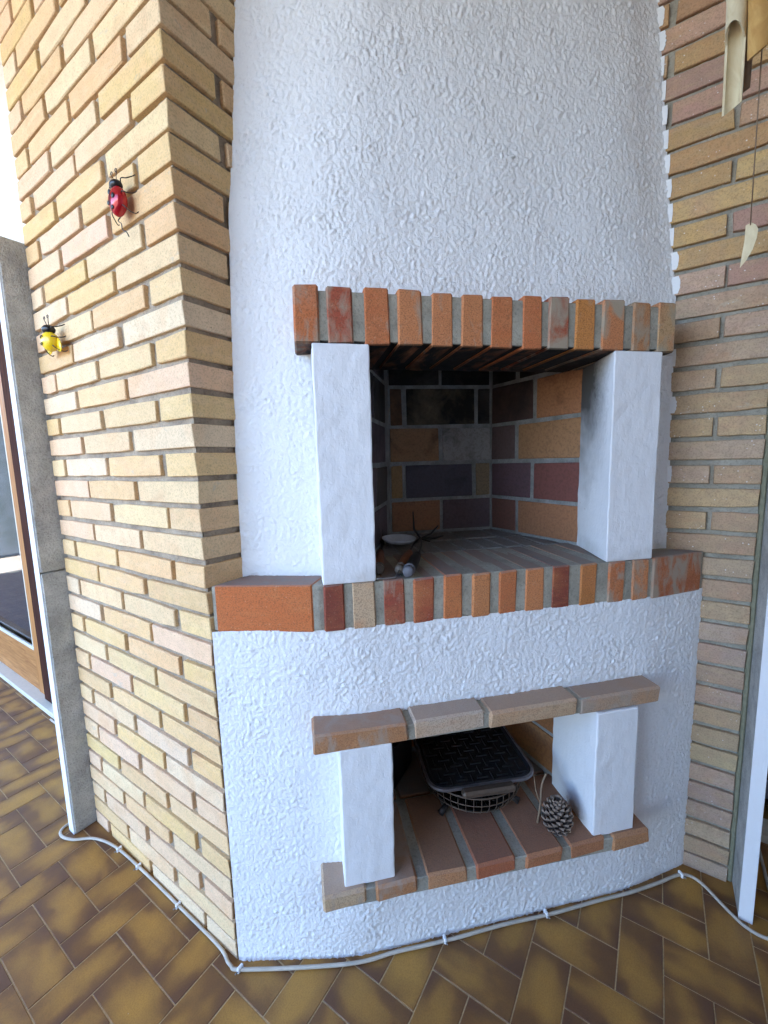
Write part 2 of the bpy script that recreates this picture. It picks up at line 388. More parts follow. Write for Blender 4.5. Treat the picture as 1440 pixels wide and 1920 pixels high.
for (dist,vis,cx,cy,w,h) in cand:
    rnd=random.Random(int(cx*1e4)*7+int(cy*1e4))
    if vis and ntile<300:
        rz=math.pi*rnd.choice((0,1))
        o=link('tile',tile_me(2,1,0),floor,(cx,cy,rnd.uniform(-.0006,.0004)),(0,0,rz+(math.pi/2 if h==2 else 0))); ntile+=1
    else:
        v,f=cbox_data(w*U-2*G,h*U-2*G,.008,.0009); k=len(far_v)
        far_v+=[p+Vector((cx-w*U/2+G,cy-h*U/2+G,-.0075)) for p in v]; far_f+=[tuple(q+k for q in g) for g in f]
if far_v: tag(link('distant_tiles',fixn(mesh('distant_tiles',far_v,far_f,M_TILE)),floor),kind='stuff')

# ------------------------------------------------------------------ brick walls
def rbrick(w,dp,h,mat,seed):
    key=('r',round(w,3),round(dp,3),round(h,4),mat.name,seed)
    if key in _cache: return _cache[key]
    rnd=random.Random(seed*91+int(w*1e4)); q=lambda a: rnd.uniform(-a,a)
    ch=[rnd.uniform(0,.0016)+(.004 if rnd.random()<.06 else 0) for _ in range(4)]
    P=[(q(.001)+ch[0]*.6,ch[0]),(w*.27,q(.0013)),(w*.5,q(.0013)),(w*.75,q(.0013)),(w+q(.001)-ch[1]*.6,ch[1]),
       (w+q(.001)-ch[2]*.6,h-ch[2]),(w*.73,h+q(.0013)),(w*.5,h+q(.0013)),(w*.26,h+q(.0013)),(q(.001)+ch[3]*.6,h-ch[3])]
    n=10; c=.0018; cx,cz=w/2,h/2; vs=[]
    for (x,z) in P: vs.append((x-math.copysign(c*rnd.uniform(.5,1.3),x-cx),0+q(.0004),z-math.copysign(c*rnd.uniform(.5,1.3),z-cz)))
    for (x,z) in P: vs.append((x,c*rnd.uniform(.8,1.6),z))
    for (x,z) in P: vs.append((x,dp,z))
    fs=[tuple(range(n))]
    for r_ in range(2):
        for i in range(n): fs.append((r_*n+i,(r_+1)*n+i,(r_+1)*n+(i+1)%n,r_*n+(i+1)%n))
    me=fixn(mesh('brick',vs,fs,mat)); _cache[key]=me; return me
def mortar_sheet(par,org,ang,Ln,z0,z1,mat,depth=.0105,step=.006):
    nx=int(Ln/step); nz=int((z1-z0)/step); vs=[];fs=[]
    ca,sa=math.cos(ang),math.sin(ang)
    for j in range(nz+1):
        for i in range(nx+1):
            x=Ln*i/nx; z=z0+(z1-z0)*j/nz; q=Vector((org[0]+ca*x,org[1]+sa*x,z))
            dy=depth+.0022*noise.noise(q*22)+.0018*noise.noise(q*70)+.0012*noise.noise(q*160)-.004*max(0,noise.noise(q*11+Vector((4,4,4)))-.35)
            vs.append((x,dy,z))
    for j in range(nz):
        for i in range(nx): a=j*(nx+1)+i; fs.append((a,a+1,a+nx+2,a+nx+1))
    return link('mortar',mesh('mortar',vs,fs,mat,True),par,(org[0],org[1],0),(0,0,ang))

L_=.263; JT=.0195; BH=.0520
CREAM=[(.82,.61,.34),(.83,.64,.40),(.81,.59,.30),(.82,.61,.40),(.81,.59,.27),(.85,.68,.47),(.83,.61,.42),(.78,.55,.29),(.84,.65,.38)]
DUSTY=[(.60,.36,.15),(.62,.39,.21),(.56,.32,.13),(.58,.36,.24),(.50,.27,.13),(.54,.36,.24),(.50,.29,.21),(.64,.41,.16)]
CREAM=[(a*.95,b*.885,c*.83) for a,b,c in CREAM]; DUSTY=[(a*.95,b*.98,c*1.08) for a,b,c in DUSTY]
def jit(c,rnd,a=.05): 
    k=1+rnd.uniform(-a,a); return tuple(max(0,x*k*(1+rnd.uniform(-a,a)*.5)) for x in c)
rb=random.Random(3)
pier=thing('brick_wall','long pale yellow brick wall face at left, turning the corner to the white chimney','brick wall')
tag(link('mortar',boxes('mortar',[(-.799,.016,-.01,-.014,1.3,2.96)],M_MOR),pier))
mortar_sheet(pier,(-.80,0),0,.789,0,2.61,M_MOR); mortar_sheet(pier,(0,.011),math.pi/2,.28,0,2.61,M_MOR)
for k in range(-7,35):
    z=zk(k)+rb.uniform(-.0012,.0012); h=BH+rb.uniform(-.001,.001)
    odd=k%2
    lst=[]   # (x0,x1,y0,y1)
    if odd: lst.append((-L_,0,0,.124)); x=-L_-JT
    else: lst.append((-.124,0,0,L_)); x=-.124-JT
    while x>-.80:
        x0=max(x-L_+rb.uniform(-.004,.004),-.80)
        if x-x0>.02: lst.append((x0,x,0,.06))
        x=x0-JT
    # return face beyond the quoin, as far as the chimney
    if odd and k<12: lst.append((-.06,0,.124+JT,.124+JT+L_))
    for (x0,x1,y0,y1) in lst:
        pr=rb.uniform(-.0012,.0012)
        me=rbrick(round(x1-x0,2),.06,round(h,3),M_BW,rb.randint(0,7)) if x1<-.05 else cbox('brick',round(x1-x0,3),y1-y0,round(h,3),M_BW,.0016,.0018,rb.randint(0,6))
        link('brick',me,pier,(x0,y0-pr,z),None,jit(rb.choice(CREAM),rb))
rwall=thing('brick_wall','dusty yellow and grey brick wall at right, flecked with white paint drips','brick wall')
tag(link('mortar',boxes('mortar',[(.70,YR+.014,-.01,1.098,1.3,2.96)],M_MORG),rwall))
mortar_sheet(rwall,(.72,YR),0,.379,0,2.61,M_MORG)
for k in range(-7,35):
    z=zk(k)+rb.uniform(-.0012,.0012); h=BH+rb.uniform(-.001,.001)
    segs=[(.715,.990),(1.0,1.100)] if k%2 else [(.70,.838),(.853,1.100)]
    if k>=18: segs=[(.90,1.100)] if k%2==0 else [(.86,1.100)]
    for i,(x0,x1) in enumerate(segs):
        x1+= rb.uniform(-.003,.003) if x1<1.09 else 0
        x0+= rb.uniform(-.002,.002)
        col=jit(rb.choice(DUSTY),rb,.08)
        if 8<k<=18: col=tuple(a*.55+b*.45 for a,b in zip(col,(.52,.41,.29)))
        if k>18: col=tuple(a*.5+b*.5 for a,b in zip(col,(.42,.35,.27)))
        link('brick',rbrick(round(x1-x0,3),.08,round(h,3),M_BR,rb.randint(0,7)),rwall,(x0,YR-rb.uniform(-.001,.0015),z),None,col)

# concrete jambs
pj=thing('concrete_post','tall grey concrete slab post closing the left brick wall beside the door','post')
link('slab',boxes('slab',[(-.845,-.067,0,-.8015,.16,.95),(-.845,-.067,.954,-.8015,.16,1.985)],M_CONC,.003),pj)
link('lit_edge',boxes('lit_edge',[(-.8445,-.0705,.0,-.806,-.0672,1.98)],M_PAINT,.001),pj)  # white sheet, puts the daylight on the slab's front face into colour
pj=thing('concrete_post','narrow concrete post with a white-lit front edge at the end of the right brick wall','post')
link('slab',boxes('slab',[(1.113,.812,0,1.143,1.25,2.96)],M_CONC,.004),pj)
link('lit_edge',boxes('lit_edge',[(1.1125,.808,0,1.1435,.8115,2.61)],M_PAINT,.001),pj)  # white strip, paints in the bright light on this post's front
link('filler',boxes('filler',[(1.100,.9225,0,1.1125,.96,2.96)],M_LIME,.003),pj)

# glazed door on the left
dr=thing('glazed_door','pine framed glass door standing left of the grey post, partly out of view','door',(-2.6,.22,0))
def dpart(name,b,mat,par=None,c=.003):
    o=link(name,boxes(name,[b],mat,c),par or dr); return o
X=-2.6
dpart('frame_post',(-1.905-X,-.02,0.03,-1.785-X,.05,2.03),M_DARKW)
dpart('stile',(-2.03-X,-.005,.03,-1.908-X,.04,1.98),M_WOOD)
dpart('bottom_rail',(-3.3-X,0,.03,-2.032-X,.04,.27),M_WOODH)
dpart('glazing_bead',(-3.3-X,-.004,.272,-2.032-X,.01,.292),M_SILL)
dpart('glazing_bead',(-2.05-X,-.0035,.294,-2.033-X,.01,1.88),M_SILL)
dpart('top_rail',(-3.3-X,0,1.89,-2.032-X,.04,1.98),M_WOODH)
dpart('stile',(-3.42-X,-.005,.03,-3.302-X,.04,1.98),M_WOOD)
dpart('pane',(-3.3-X,.018,.273,-2.033-X,.024,1.888),M_GLASS,c=.001)
dpart('blind',(-3.3-X,.10,.26,-2.2-X,.105,1.9),M_CURT,c=.001)
dpart('threshold',(-3.6-X,-.055,0.002,-.86-X,.06,.028),M_SILL)
hw=thing('house_wall','white rendered wall above the glazed door at the left edge','wall',(-2.6,.2,0))
link('render_panel',boxes('render_panel',[(-3.4,-.04,2.04,1.75,.1,2.96),(-3.4,-.04,0,-1.0,.1,2.039),(.83,.022,0,1.75,.1,2.039)],M_HOUSE),hw)
# door recess at right
d2=thing('side_door','dark stained door with grey sill bars glimpsed beyond the right post','door',(1.8,1.28,0))
link('leaf',boxes('leaf',[(-.62,0,.10,.7,.05,2.1)],M_DARKW),d2)
for z in (.10,.30): link('rail',boxes('rail',[(-.62,-.05,z,.7,-.002,z+.045)],M_GREYM,.004),d2)
link('threshold',boxes('threshold',[(-.62,-.14,.002,.7,-.052,.03)],M_SILL),d2)

# ------------------------------------------------------------------ hearth
fp=thing('fireplace','large white plastered corner fireplace with red brick lintel and ledges','fireplace')

def rough(p, amp=1.):
    q=Vector(p)
    w=Vector((noise.noise(q*45),noise.noise(q*45+Vector((7,3,1))),noise.noise(q*45+Vector((1,9,5)))))*.013
    a=noise.noise((q+w)*100); b=1-abs(noise.noise((q+w*1.5)*74+Vector((3,3,3)))); c=noise.noise(q*210)
    e=noise.noise(q*9); m_=.55+.9*max(0,noise.noise(q*17)+.25)
    f=noise.noise((q+w*.6)*150+Vector((2,8,4)))
    v=noise.voronoi((q+w*.9)*82)[0]; g_=min(.6,v[1]-v[0])-.25
    return amp*(m_*(.0015*a+.0012*(b**4)+.0014*f+.0058*g_)+.0014*c+.0030*e)
def resample(pts,step):
    L=[0]
    for i in range(1,len(pts)): L.append(L[-1]+(pts[i]-pts[i-1]).length)
    n=max(2,int(round(L[-1]/step))); out=[];j=0
    for i in range(n+1):
        s=L[-1]*i/n
        while j<len(pts)-2 and L[j+1]<s: j+=1
        t=(s-L[j])/max(1e-9,L[j+1]-L[j]); out.append(pts[j].lerp(pts[j+1],min(1,max(0,t))))
    return out
def chaikin(pts,it=3,k=.25):
    P=[Vector(p) for p in pts]
    for _ in range(it):
        Q=[P[0]]
        for a,b in zip(P[:-1],P[1:]): Q+= [a.lerp(b,k),a.lerp(b,1-k)]
        Q.append(P[-1]); P=Q
    return P
def plaster(name,section,z0,z1,nu,nz,amp=1.,hole=None,par=None,mat=None):
    """section(z)->list of 2D control points; grid surface with real trowelled relief, hole(x,y,z) cuts the opening"""
    vs=[];fs=[];grid=[]
    for j in range(nz+1):
        z=z0+(z1-z0)*j/nz
        P=chaikin(section(z)); L=[0]
        for a,b in zip(P[:-1],P[1:]): L.append(L[-1]+(b-a).length)
        row=[];q=0
        for i in range(nu+1):
            s=L[-1]*i/nu
            while q<len(P)-2 and L[q+1]<s: q+=1
            t=(s-L[q])/max(1e-9,L[q+1]-L[q]); p=P[q].lerp(P[q+1],t)
            tg=(P[q+1]-P[q]).normalized(); nn=Vector((tg.y,-tg.x,0))
            base=Vector((p.x,p.y,z)); fade=min(1,min(i,nu-i)/3.)*.8+.2
            row.append(base+nn*(rough(base,amp)*fade-.003))
        grid.append(row)
    for row in grid: vs+=row
    W_=nu+1
    for j in range(nz):
        for i in range(nu):
            if hole:
                c=(grid[j][i]+grid[j+1][i+1])*.5
                if hole(c): continue
            fs.append((j*W_+i,j*W_+i+1,(j+1)*W_+i+1,(j+1)*W_+i))
    return link(name,mesh(name,vs,fs,mat or M_PLAST,True),par or fp)

def prism(name,poly,z0,z1,mat,col=None,c=.003):
    b=bmesh.new(); lo=[b.verts.new((x,y,z0)) for x,y in poly]; hi=[b.verts.new((x,y,z1)) for x,y in poly]
    b.faces.new(lo[::-1]); b.faces.new(hi)
    for i in range(len(poly)): b.faces.new((lo[i],lo[(i+1)%len(poly)],hi[(i+1)%len(poly)],hi[i]))
    bmesh.ops.recalc_face_normals(b,faces=b.faces)
    bmesh.ops.bevel(b,geom=[e for e in b.edges],offset=c,segments=1,affect='EDGES')
    me=bpy.data.meshes.new(name); b.to_mesh(me); b.free(); me.materials.append(mat)
    o=link(name,me,fp); 
    if col: o.color=(*col,1)
    return o
def interp(tab,z):
    for (a,va),(b,vb) in zip(tab[:-1],tab[1:]):
        if z<=b: return va+(vb-va)*max(0,(z-a))/(b-a)
    return tab[-1][1]
YL=[(1.0,.101),(1.3,.105),(1.63,.120),(1.87,.133),(2.04,.158),(2.18,.172),(2.35,.190),(2.62,.225)]
XRt=[(1.0,.903),(1.5,.894),(1.72,.890),(1.85,.876),(1.98,.862),(2.11,.850),(2.30,.832),(2.43,.819),(2.62,.80)]
# base
a_=fr(-.018,-.001); b_=fr(.867,-.001)
def sec_base(z): return [Vector((.009,-.001)),Vector((.10,.0565)),Vector((.165,.097)),fr(.045,-.001).xy,fr(.12,0).xy,fr(.75,0).xy,b_.xy,Vector((.925,.83)),Vector((.995,YR))]
HB=(.09,.735,.27,.64)
def hole_base(c):
    s,dd=sdof(c.x,c.y); return HB[0]<s<HB[1] and HB[2]<c.z<HB[3]
plaster('base_render',sec_base,0.0,.902,440,290,.75,hole_base)
# hood above the lintel
def lean(z): return -.086-(z-1.66)*.068
def sec_hood(z):
    y1=interp(YL,z); xr=interp(XRt,z); dd=lean(z)
    xc=(dd+.0663+.717*y1)/.317; cz=Vector((xc,y1+.53*xc)); e_=E2
    return [Vector((0,y1)),Vector((xc*.35,y1+.53*xc*.35)),Vector((xc*.78,y1+.53*xc*.78)),cz+e_*.05,cz+e_*.14,fr(.60,dd).xy,fr(.84,dd).xy,Vector((xr-.035,YR-.035)),Vector((xr,YR))]
plaster('hood_render',sec_hood,1.652,2.62,400,330,.8)
prism('flue_light_stop',[(0,.23),(0,.9),(.8,.9),(.79,.8),(.24,.27)],2.60,2.625,M_MORG)  # unseen lid, added to stop light leaking down into the fire box
# flanks beside the columns
def sec_l(z):
    y1=interp(YL,z); return [Vector((0,y1)),Vector((.06,y1+.031)),Vector((.12,y1+.061)),Vector((.178,y1+.094)),Vector((.212,y1+.112)),fr(.03,-.15).xy]
plaster('flank_render',sec_l,1.005,1.657,80,210,.85)
def sec_r(z):
    xr=interp(XRt,z); return [fr(.868,-.10).xy,Vector((.845,.845)),Vector((.872,.895)),Vector((xr,YR))]
plaster('flank_render',sec_r,1.005,1.56,46,190,.6)

ROTF=(0,0,AF)
def fbrick(name,s0,s1,d0,depth,z0,h,mat,col,seed=None,c=.0035,j=.0015,par=None,alpha=1):
    rnd=rb; me=cbox('brick',round(s1-s0,3),round(depth,3),round(h,3),mat,c,j,rnd.randint(0,4) if seed is None else seed)
    p=fr(s0,d0,z0); o=link(name,me,par or fp,p,ROTF); o.color=(*col,alpha); return o
OR=(.50,.155,.055); OL=(.55,.215,.085); RD=(.36,.08,.04); DR=(.23,.052,.033); TN=(.55,.40,.25); BRN=(.42,.20,.09)
# lintel: soldier course
LE=[-.036,.017,.034,.090,.114,.170,.190,.245,.267,.318,.338,.391,.410,.465,.488,.538,.556,.610,.627,.680,.699,.761,.785,.837,.857,.911]
LC=[OR,RD,OR,OL,OL,OL,OR,OR,RD,(.56,.23,.06),OL,BRN,(.46,.30,.15)]
smear_idx={0,1,8,10,11,12}
link('mortar',boxes('mortar',[(0.03,.0035,0,.925,.28,.103)],M_MORL),fp,fr(-.033,0,1.549),ROTF)
for i in range(13):
    s0,s1=LE[2*i],LE[2*i+1]
    zz=1.543+rb.uniform(-.001,.001)
    fbrick('brick',s0,s1,rb.uniform(-.001,.002),.25,zz,.118+rb.uniform(-.003,.003),M_LINTS if i in smear_idx else M_LINT,jit(LC[i],rb,.05))
# columns beside the fire opening
def column(s0,s1,z0,z1,d0,depth,seed,splay=0.):
    """rough painted column, local x across the front"""
    w=s1-s0; nx,nz=12,40; vs=[];fs=[]
    ring=[]
    per=[]
    ny=16
    for i in range(nx+1): per.append((w*i/nx,0))
    for i in range(1,ny+1): per.append((w,depth*i/ny))
    for i in range(1,nx+1): per.append((w-w*i/nx,depth))
    for i in range(1,ny): per.append((0,depth-depth*i/ny))
    n=len(per); cx,cy=w/2,depth/2
    for j in range(nz+1):
        z=(z1-z0)*j/nz
        for (x,y) in per:
            q=Vector((x+seed,y,z)); dx=noise.noise(q*34)*.0016+noise.noise(q*9)*.0014; dy=noise.noise(q*34+Vector((5,5,5)))*.0015+noise.noise(q*7+Vector((2,2,2)))*.0018
            vs.append((x+dx+splay*y*(1-x/w),y+dy,z))
    for j in range(nz):
        for i in range(n): fs.append((j*n+i,j*n+(i+1)%n,(j+1)*n+(i+1)%n,(j+1)*n+i))
    fs.append(tuple(range(n-1,-1,-1))); fs.append(tuple(nz*n+i for i in range(n)))
    me=mesh('column',vs,fs,M_COL if z0>.9 else M_PAINT); 
    o=link('column',me,fp,fr(s0,d0,z0),ROTF)
    md=o.modifiers.new('edge','BEVEL'); md.width=.0035; md.segments=2; md.limit_method='ANGLE'; md.angle_limit=R(50)
    return o
column(-.001,.1235,1.0105,1.5445,.001,.17,1.3)
column(.735,.875,1.0105,1.5445,.001,.21,4.1,.30)
# ledge: big angled end bricks, header row, mortar
link('mortar',boxes('mortar',[(0,.0035,0,.868,.25,.1078)],M_MORG),fp,fr(0,0,.901),ROTF)
SE=[-.001,.049,.064,.121,.138,.193,.212,.266,.289,.339,.362,.412,.433,.484,.506,.561,.581,.634,.661,.712,.744,.796,.817,.872]
SCc=[DR,TN,(.30,.065,.04),RD,OR,OL,OR,OL,DR,(.46,.18,.05),OR,OL]
for i in range(12):
    s0,s1=SE[2*i],SE[2*i+1]
    fbrick('brick',s0+.001,s1-.001,rb.uniform(-.001,.002),.25,.897+rb.uniform(-.001,.001),.113,M_REDS if i in (2,10,11) else M_RED,jit(SCc[i],rb,.04))
pA=Vector((.012,.0115)); pB=Vector((.213,.127))
inn=Vector((-.03,.16))
prism('brick',[pA,pB,pB+Vector((-.05,.14)),Vector((.010,.15))],.897,1.011,M_RED,(.55,.155,.045))
prism('mortar',[(.001,.012),(.012,.014),(.224,.137),(.245,.16),(.10,.30),(.001,.30)],.90,1.0085,M_MORG,c=.002)
qA=fr(.884,-.001).xy; qB=Vector((.985,.905))
prism('brick',[qA,qB,Vector((.93,.912)),qA+Vector((-.075,.05))],.897,1.011,M_REDS,(.42,.13,.055))
prism('mortar',[fr(.862,-.008).xy,(.871,.762),(.984,.913),(.99,.918),(.80,.93)],.90,1.0085,M_MORG,c=.002)
# hearth floor behind the header row: bricks on edge, smoke-grey
bl=fr(.289,-.595); br=fr(.686,-.58)
prism('hearth_mortar',[fr(.0,-.245).xy,fr(.87,-.245).xy,fr(.72,-.62).xy,fr(.26,-.63).xy],.93,1.0065,M_MORS,c=.001)
for row in range(2):
    dd=-.258-row*.17
    s=.05 if row==0 else .13
    while s<.80-row*.10:
        w=.055 if row==0 else .118
        fbrick('brick',s,s+w,dd,.155,.93,.079,M_SOOT,(.24,.22,.20),c=.002,alpha=.34); s+=w+.012
# firebox walls: panels of large fire bricks on grey joints
def panel(pa,pb,z0,z1,rows,par=fp):
    """pa->pb is the foot of the panel seen from inside, left to right; rows=[(z0,z1,[(u0,u1,col,soot),...])]"""
    v=(pb-pa); Ln=v.length; ang=math.atan2(v.y,v.x)
    link('mortar',boxes('mortar',[(-.012,.004,0,Ln+.012,.05,z1-z0)],M_MORS,.001),par,(pa.x,pa.y,z0),(0,0,ang))
    for (za,zb,bs) in rows:
        for (u0,u1,col,soot) in bs:
            me=cbox('brick',round(u1-u0,3),.04,round(zb-za,3),M_SOOT,.0022,.0016,rb.randint(0,4))
            o=link('brick',me,par,(pa.x+v.x/Ln*u0,pa.y+v.y/Ln*u0,za),(0,0,ang)); o.color=(*col,soot)
BK=(.10,.08,.07); PUR=(.14,.10,.11); MAR=(.12,.05,.045)
P0=bl.xy; P1=br.xy; P2=fr(.797,-.198).xy; P3=fr(.118,-.15).xy
rowz=[(1.018,1.132),(1.146,1.268),(1.283,1.404),(1.418,1.548),(1.562,1.68)]
panel(P0,P1,1.0,2.3,[
 (*rowz[0],[(0.003,.190,(.33,.16,.085),.42),(.203,.395,PUR,.45)]),
 (*rowz[1],[(0.004,.045,(.34,.21,.10),.38),(.058,.320,(.10,.09,.115),.50),(.336,.392,(.25,.18,.11),.42)]),
 (*rowz[2],[(0.003,.188,(.34,.19,.10),.48),(.203,.392,(.33,.31,.29),.52)]),
 (*rowz[3],[(0.004,.048,(.22,.11,.06),.55),(.066,.330,(.22,.17,.11),.80),(.345,.392,BK,.8)]),
 (*rowz[4],[(.003,.19,BK,.8),(.203,.39,BK,.9)])])
panel(P1,P2,1.0,2.3,[
 (*rowz[0],[(.004,.128,(.18,.08,.06),.42),(.142,.393,(.37,.17,.085),.34)]),
 (*rowz[1],[(.004,.196,(.13,.075,.085),.46),(.213,.393,(.20,.075,.062),.38)]),
 (*rowz[2],[(.004,.120,(.13,.085,.08),.46),(.140,.393,(.38,.20,.095),.34)]),
 (*rowz[3],[(.004,.202,(.09,.05,.045),.62),(.220,.393,(.38,.17,.08),.40)]),
 (*rowz[4],[(.004,.12,BK,.8),(.14,.393,BK,.75)])])
panel(P3,P0,1.0,2.3,[
 (a,b,([(.004,.20,PUR,.62),(.215,.40,BK,.66)] if i%2 else [(.004,.12,BK,.66),(.135,.385,PUR,.62)])) for i,(a,b) in enumerate(rowz)])

# mantel shelf over the wood store (bricks laid flat) and its sill
ME_=[-.043,.179,.194,.374,.383,.623,.632,.872]; MCc=[BRN,(.58,.48,.38),(.54,.38,.24),(.46,.33,.23)]
link('mortar',boxes('mortar',[(.02,.004,.003,.895,.12,.043)],M_MORG),fp,fr(-.043,.058,.631),ROTF)
for i in range(4):
    s0,s1=ME_[2*i],ME_[2*i+1]
    zz=.636-.002*i+rb.uniform(-.001,.001)
    fbrick('brick',s0,s1,.058+rb.uniform(-.002,.003),.13,zz,.047,M_MANTS if i in(0,3) else M_MANT,MCc[i],c=.005,j=.002)
HE=[-.038,.069,.088,.194,.214,.322,.343,.454,.477,.586,.606,.715,.734,.851]; HC=[TN,BRN,(.50,.26,.13),(.42,.13,.06),(.46,.18,.08),(.44,.19,.09),(.48,.24,.11)]
link('mortar',boxes('mortar',[(.02,.004,.003,.87,.24,.0425)],M_MORG),fp,fr(-.034,.072,.238),(0,.0150,AF))
for i in range(7):
    zz=.240-.0018*i
    fbrick('brick',HE[2*i],HE[2*i+1],.072+rb.uniform(-.002,.003),.245,zz,.044,M_MANTS if i in (0,1) else M_RED2,HC[i],c=.006,j=.002)
column(.0165,.1400,.282,.637,.058,.19,8.3)
column(.682,.806,.271,.628,.058,.19,9.7)
# wood store cavity
prism('store_mortar',[fr(.10,-.16).xy,fr(.74,-.16).xy,fr(.70,-.42).xy,fr(.10,-.42).xy],.20,.262,M_MORG,c=.001)
for i in range(6):
    s=.10+i*.108; fbrick('brick',s,s+.098,-.190,.20,.230,.040,M_RED,jit((.34,.20,.12),rb,.1),c=.003)
Q0=fr(.14,-.15).xy; Q1=fr(.17,-.37).xy; Q2=fr(.64,-.37).xy; Q3=fr(.705,-.118).xy
def rows2(Ln,z0):
    out=[]
    for i in range(3):
        u=.004 if i%2 else -.0; bs=[]; uu_=.003
        wds=[.12,.25,.25] if i%2 else [.25,.25,.12]
        for w in wds:
            if uu_>=Ln-.03: break
            bs.append((uu_,min(uu_+w,Ln-.003),jit((.40,.17,.07),rb,.15),.36)); uu_+=w+.013
        out.append((z0+i*.135,z0+i*.135+.122,bs))
    return out
for a,b in ((Q0,Q1),(Q1,Q2),(Q2,Q3)): panel(a,b,.26,.68,rows2((b-a).length,.288))
prism('store_ceiling',[fr(.05,-.03).xy,fr(.80,-.03).xy,fr(.72,-.42).xy,fr(.10,-.42).xy],.684,.72,M_MORG,c=.001)

# paint smears licking over the neighbouring bricks, one per course
def smear(x,y,z,h,ang,w):
    n=9; pts=[]
    for i in range(n+1):
        t=i/n; ww=w*(.45+.55*math.sin(math.pi*min(1,max(0,t*1.0))))*rb.uniform(.75,1.15); pts.append((ww,h*t))
    vs=[(-.03,-.0012,0),(-.03,-.0012,h)]+[(a,-.0012,b) for a,b in pts]+[(-.03,.0015,0),(-.03,.0015,h)]+[(a,.0015,b) for a,b in pts]
    m_=n+3; fr_=[0]+list(range(2,m_))+[1]
    fs=[tuple(fr_),tuple(i+m_ for i in reversed(fr_))]
    for i in range(len(fr_)): a=fr_[i]; b=fr_[(i+1)%len(fr_)]; fs.append((a,a+m_,b+m_,b))
    return link('paint_smear',fixn(mesh('paint_smear',vs,fs,M_PAINT)),fp,(x,y,z),(0,0,ang))
for k in range(-6,17):
    z=zk(k); x=interp(XRt,z+.025)
    if 1.53<z<1.66 or (z<1.5 and rb.random()<.6): continue
    smear(x+.001,YR-.0015,z+.004,BH-.006,0,rb.choice((.0005,.001,.002,.003,.008)))

# ------------------------------------------------------------------ cable and its clips
cab=[(-1.7,.155,.006),(-1.1,.152,.006),(-.90,.13,.006),(-.868,.02,.006),(-.868,-.075,.006),(-.835,-.098,.006),(-.78,-.082,.006),(-.72,-.04,.006),(-.62,-.016,.006),(-.45,-.010,.007),(-.25,-.009,.006),(-.06,-.010,.007),(.0,-.020,.006),(.045,-.004,.006)]
for s in (0.02,.15,.3,.45,.6,.75,.85): cab.append(tuple(fr(s,.011 if s not in(.3,.6) else .014,.006)))
cab+=[(.925,.80,.006),(.985,.868,.006),(1.03,.872,.006),(1.09,.815,.006),(1.125,.787,.006),(1.165,.780,.006),(1.195,.80,.006),(1.20,.87,.006),(1.20,1.1,.006)]
cb=link('cable',tube('cable',catmull(cab,7),.0044,M_CABLE,8)); tag(cb,'cream electric cable pinned along the floor at the foot of the walls','cable')
clips=[(-.60,-.014),(-.48,-.010),(-.255,-.009),(0.03,-.012)]+[tuple(fr(s,.011).xy) for s in (.28,.58)]+[(.985,.868)]
cm=boxes('clip',[(-.004,-.0085,0,.004,.0085,.0145)],M_PAINT,.002); nm=tube('nail',[(0,-.007,.006),(.002,-.016,.010)],.0018,M_STEEL,6)
cl_lab=['on the cable near the grey post','on the cable between the grey post and the mid left wall','on the cable midway along the left brick wall','on the cable at the corner where brick meets white base','on the cable below the left part of the white base','on the cable below the right part of the white base','on the cable where white base meets the right wall']
for i,(x,y) in enumerate(clips):
    t_=thing('cable_clip','small white clip '+cl_lab[i],'cable clip',(x,y,0),(0 if i<4 else AF),'clips holding the cable')
    link('clip',cm,t_); link('nail',nm,t_)

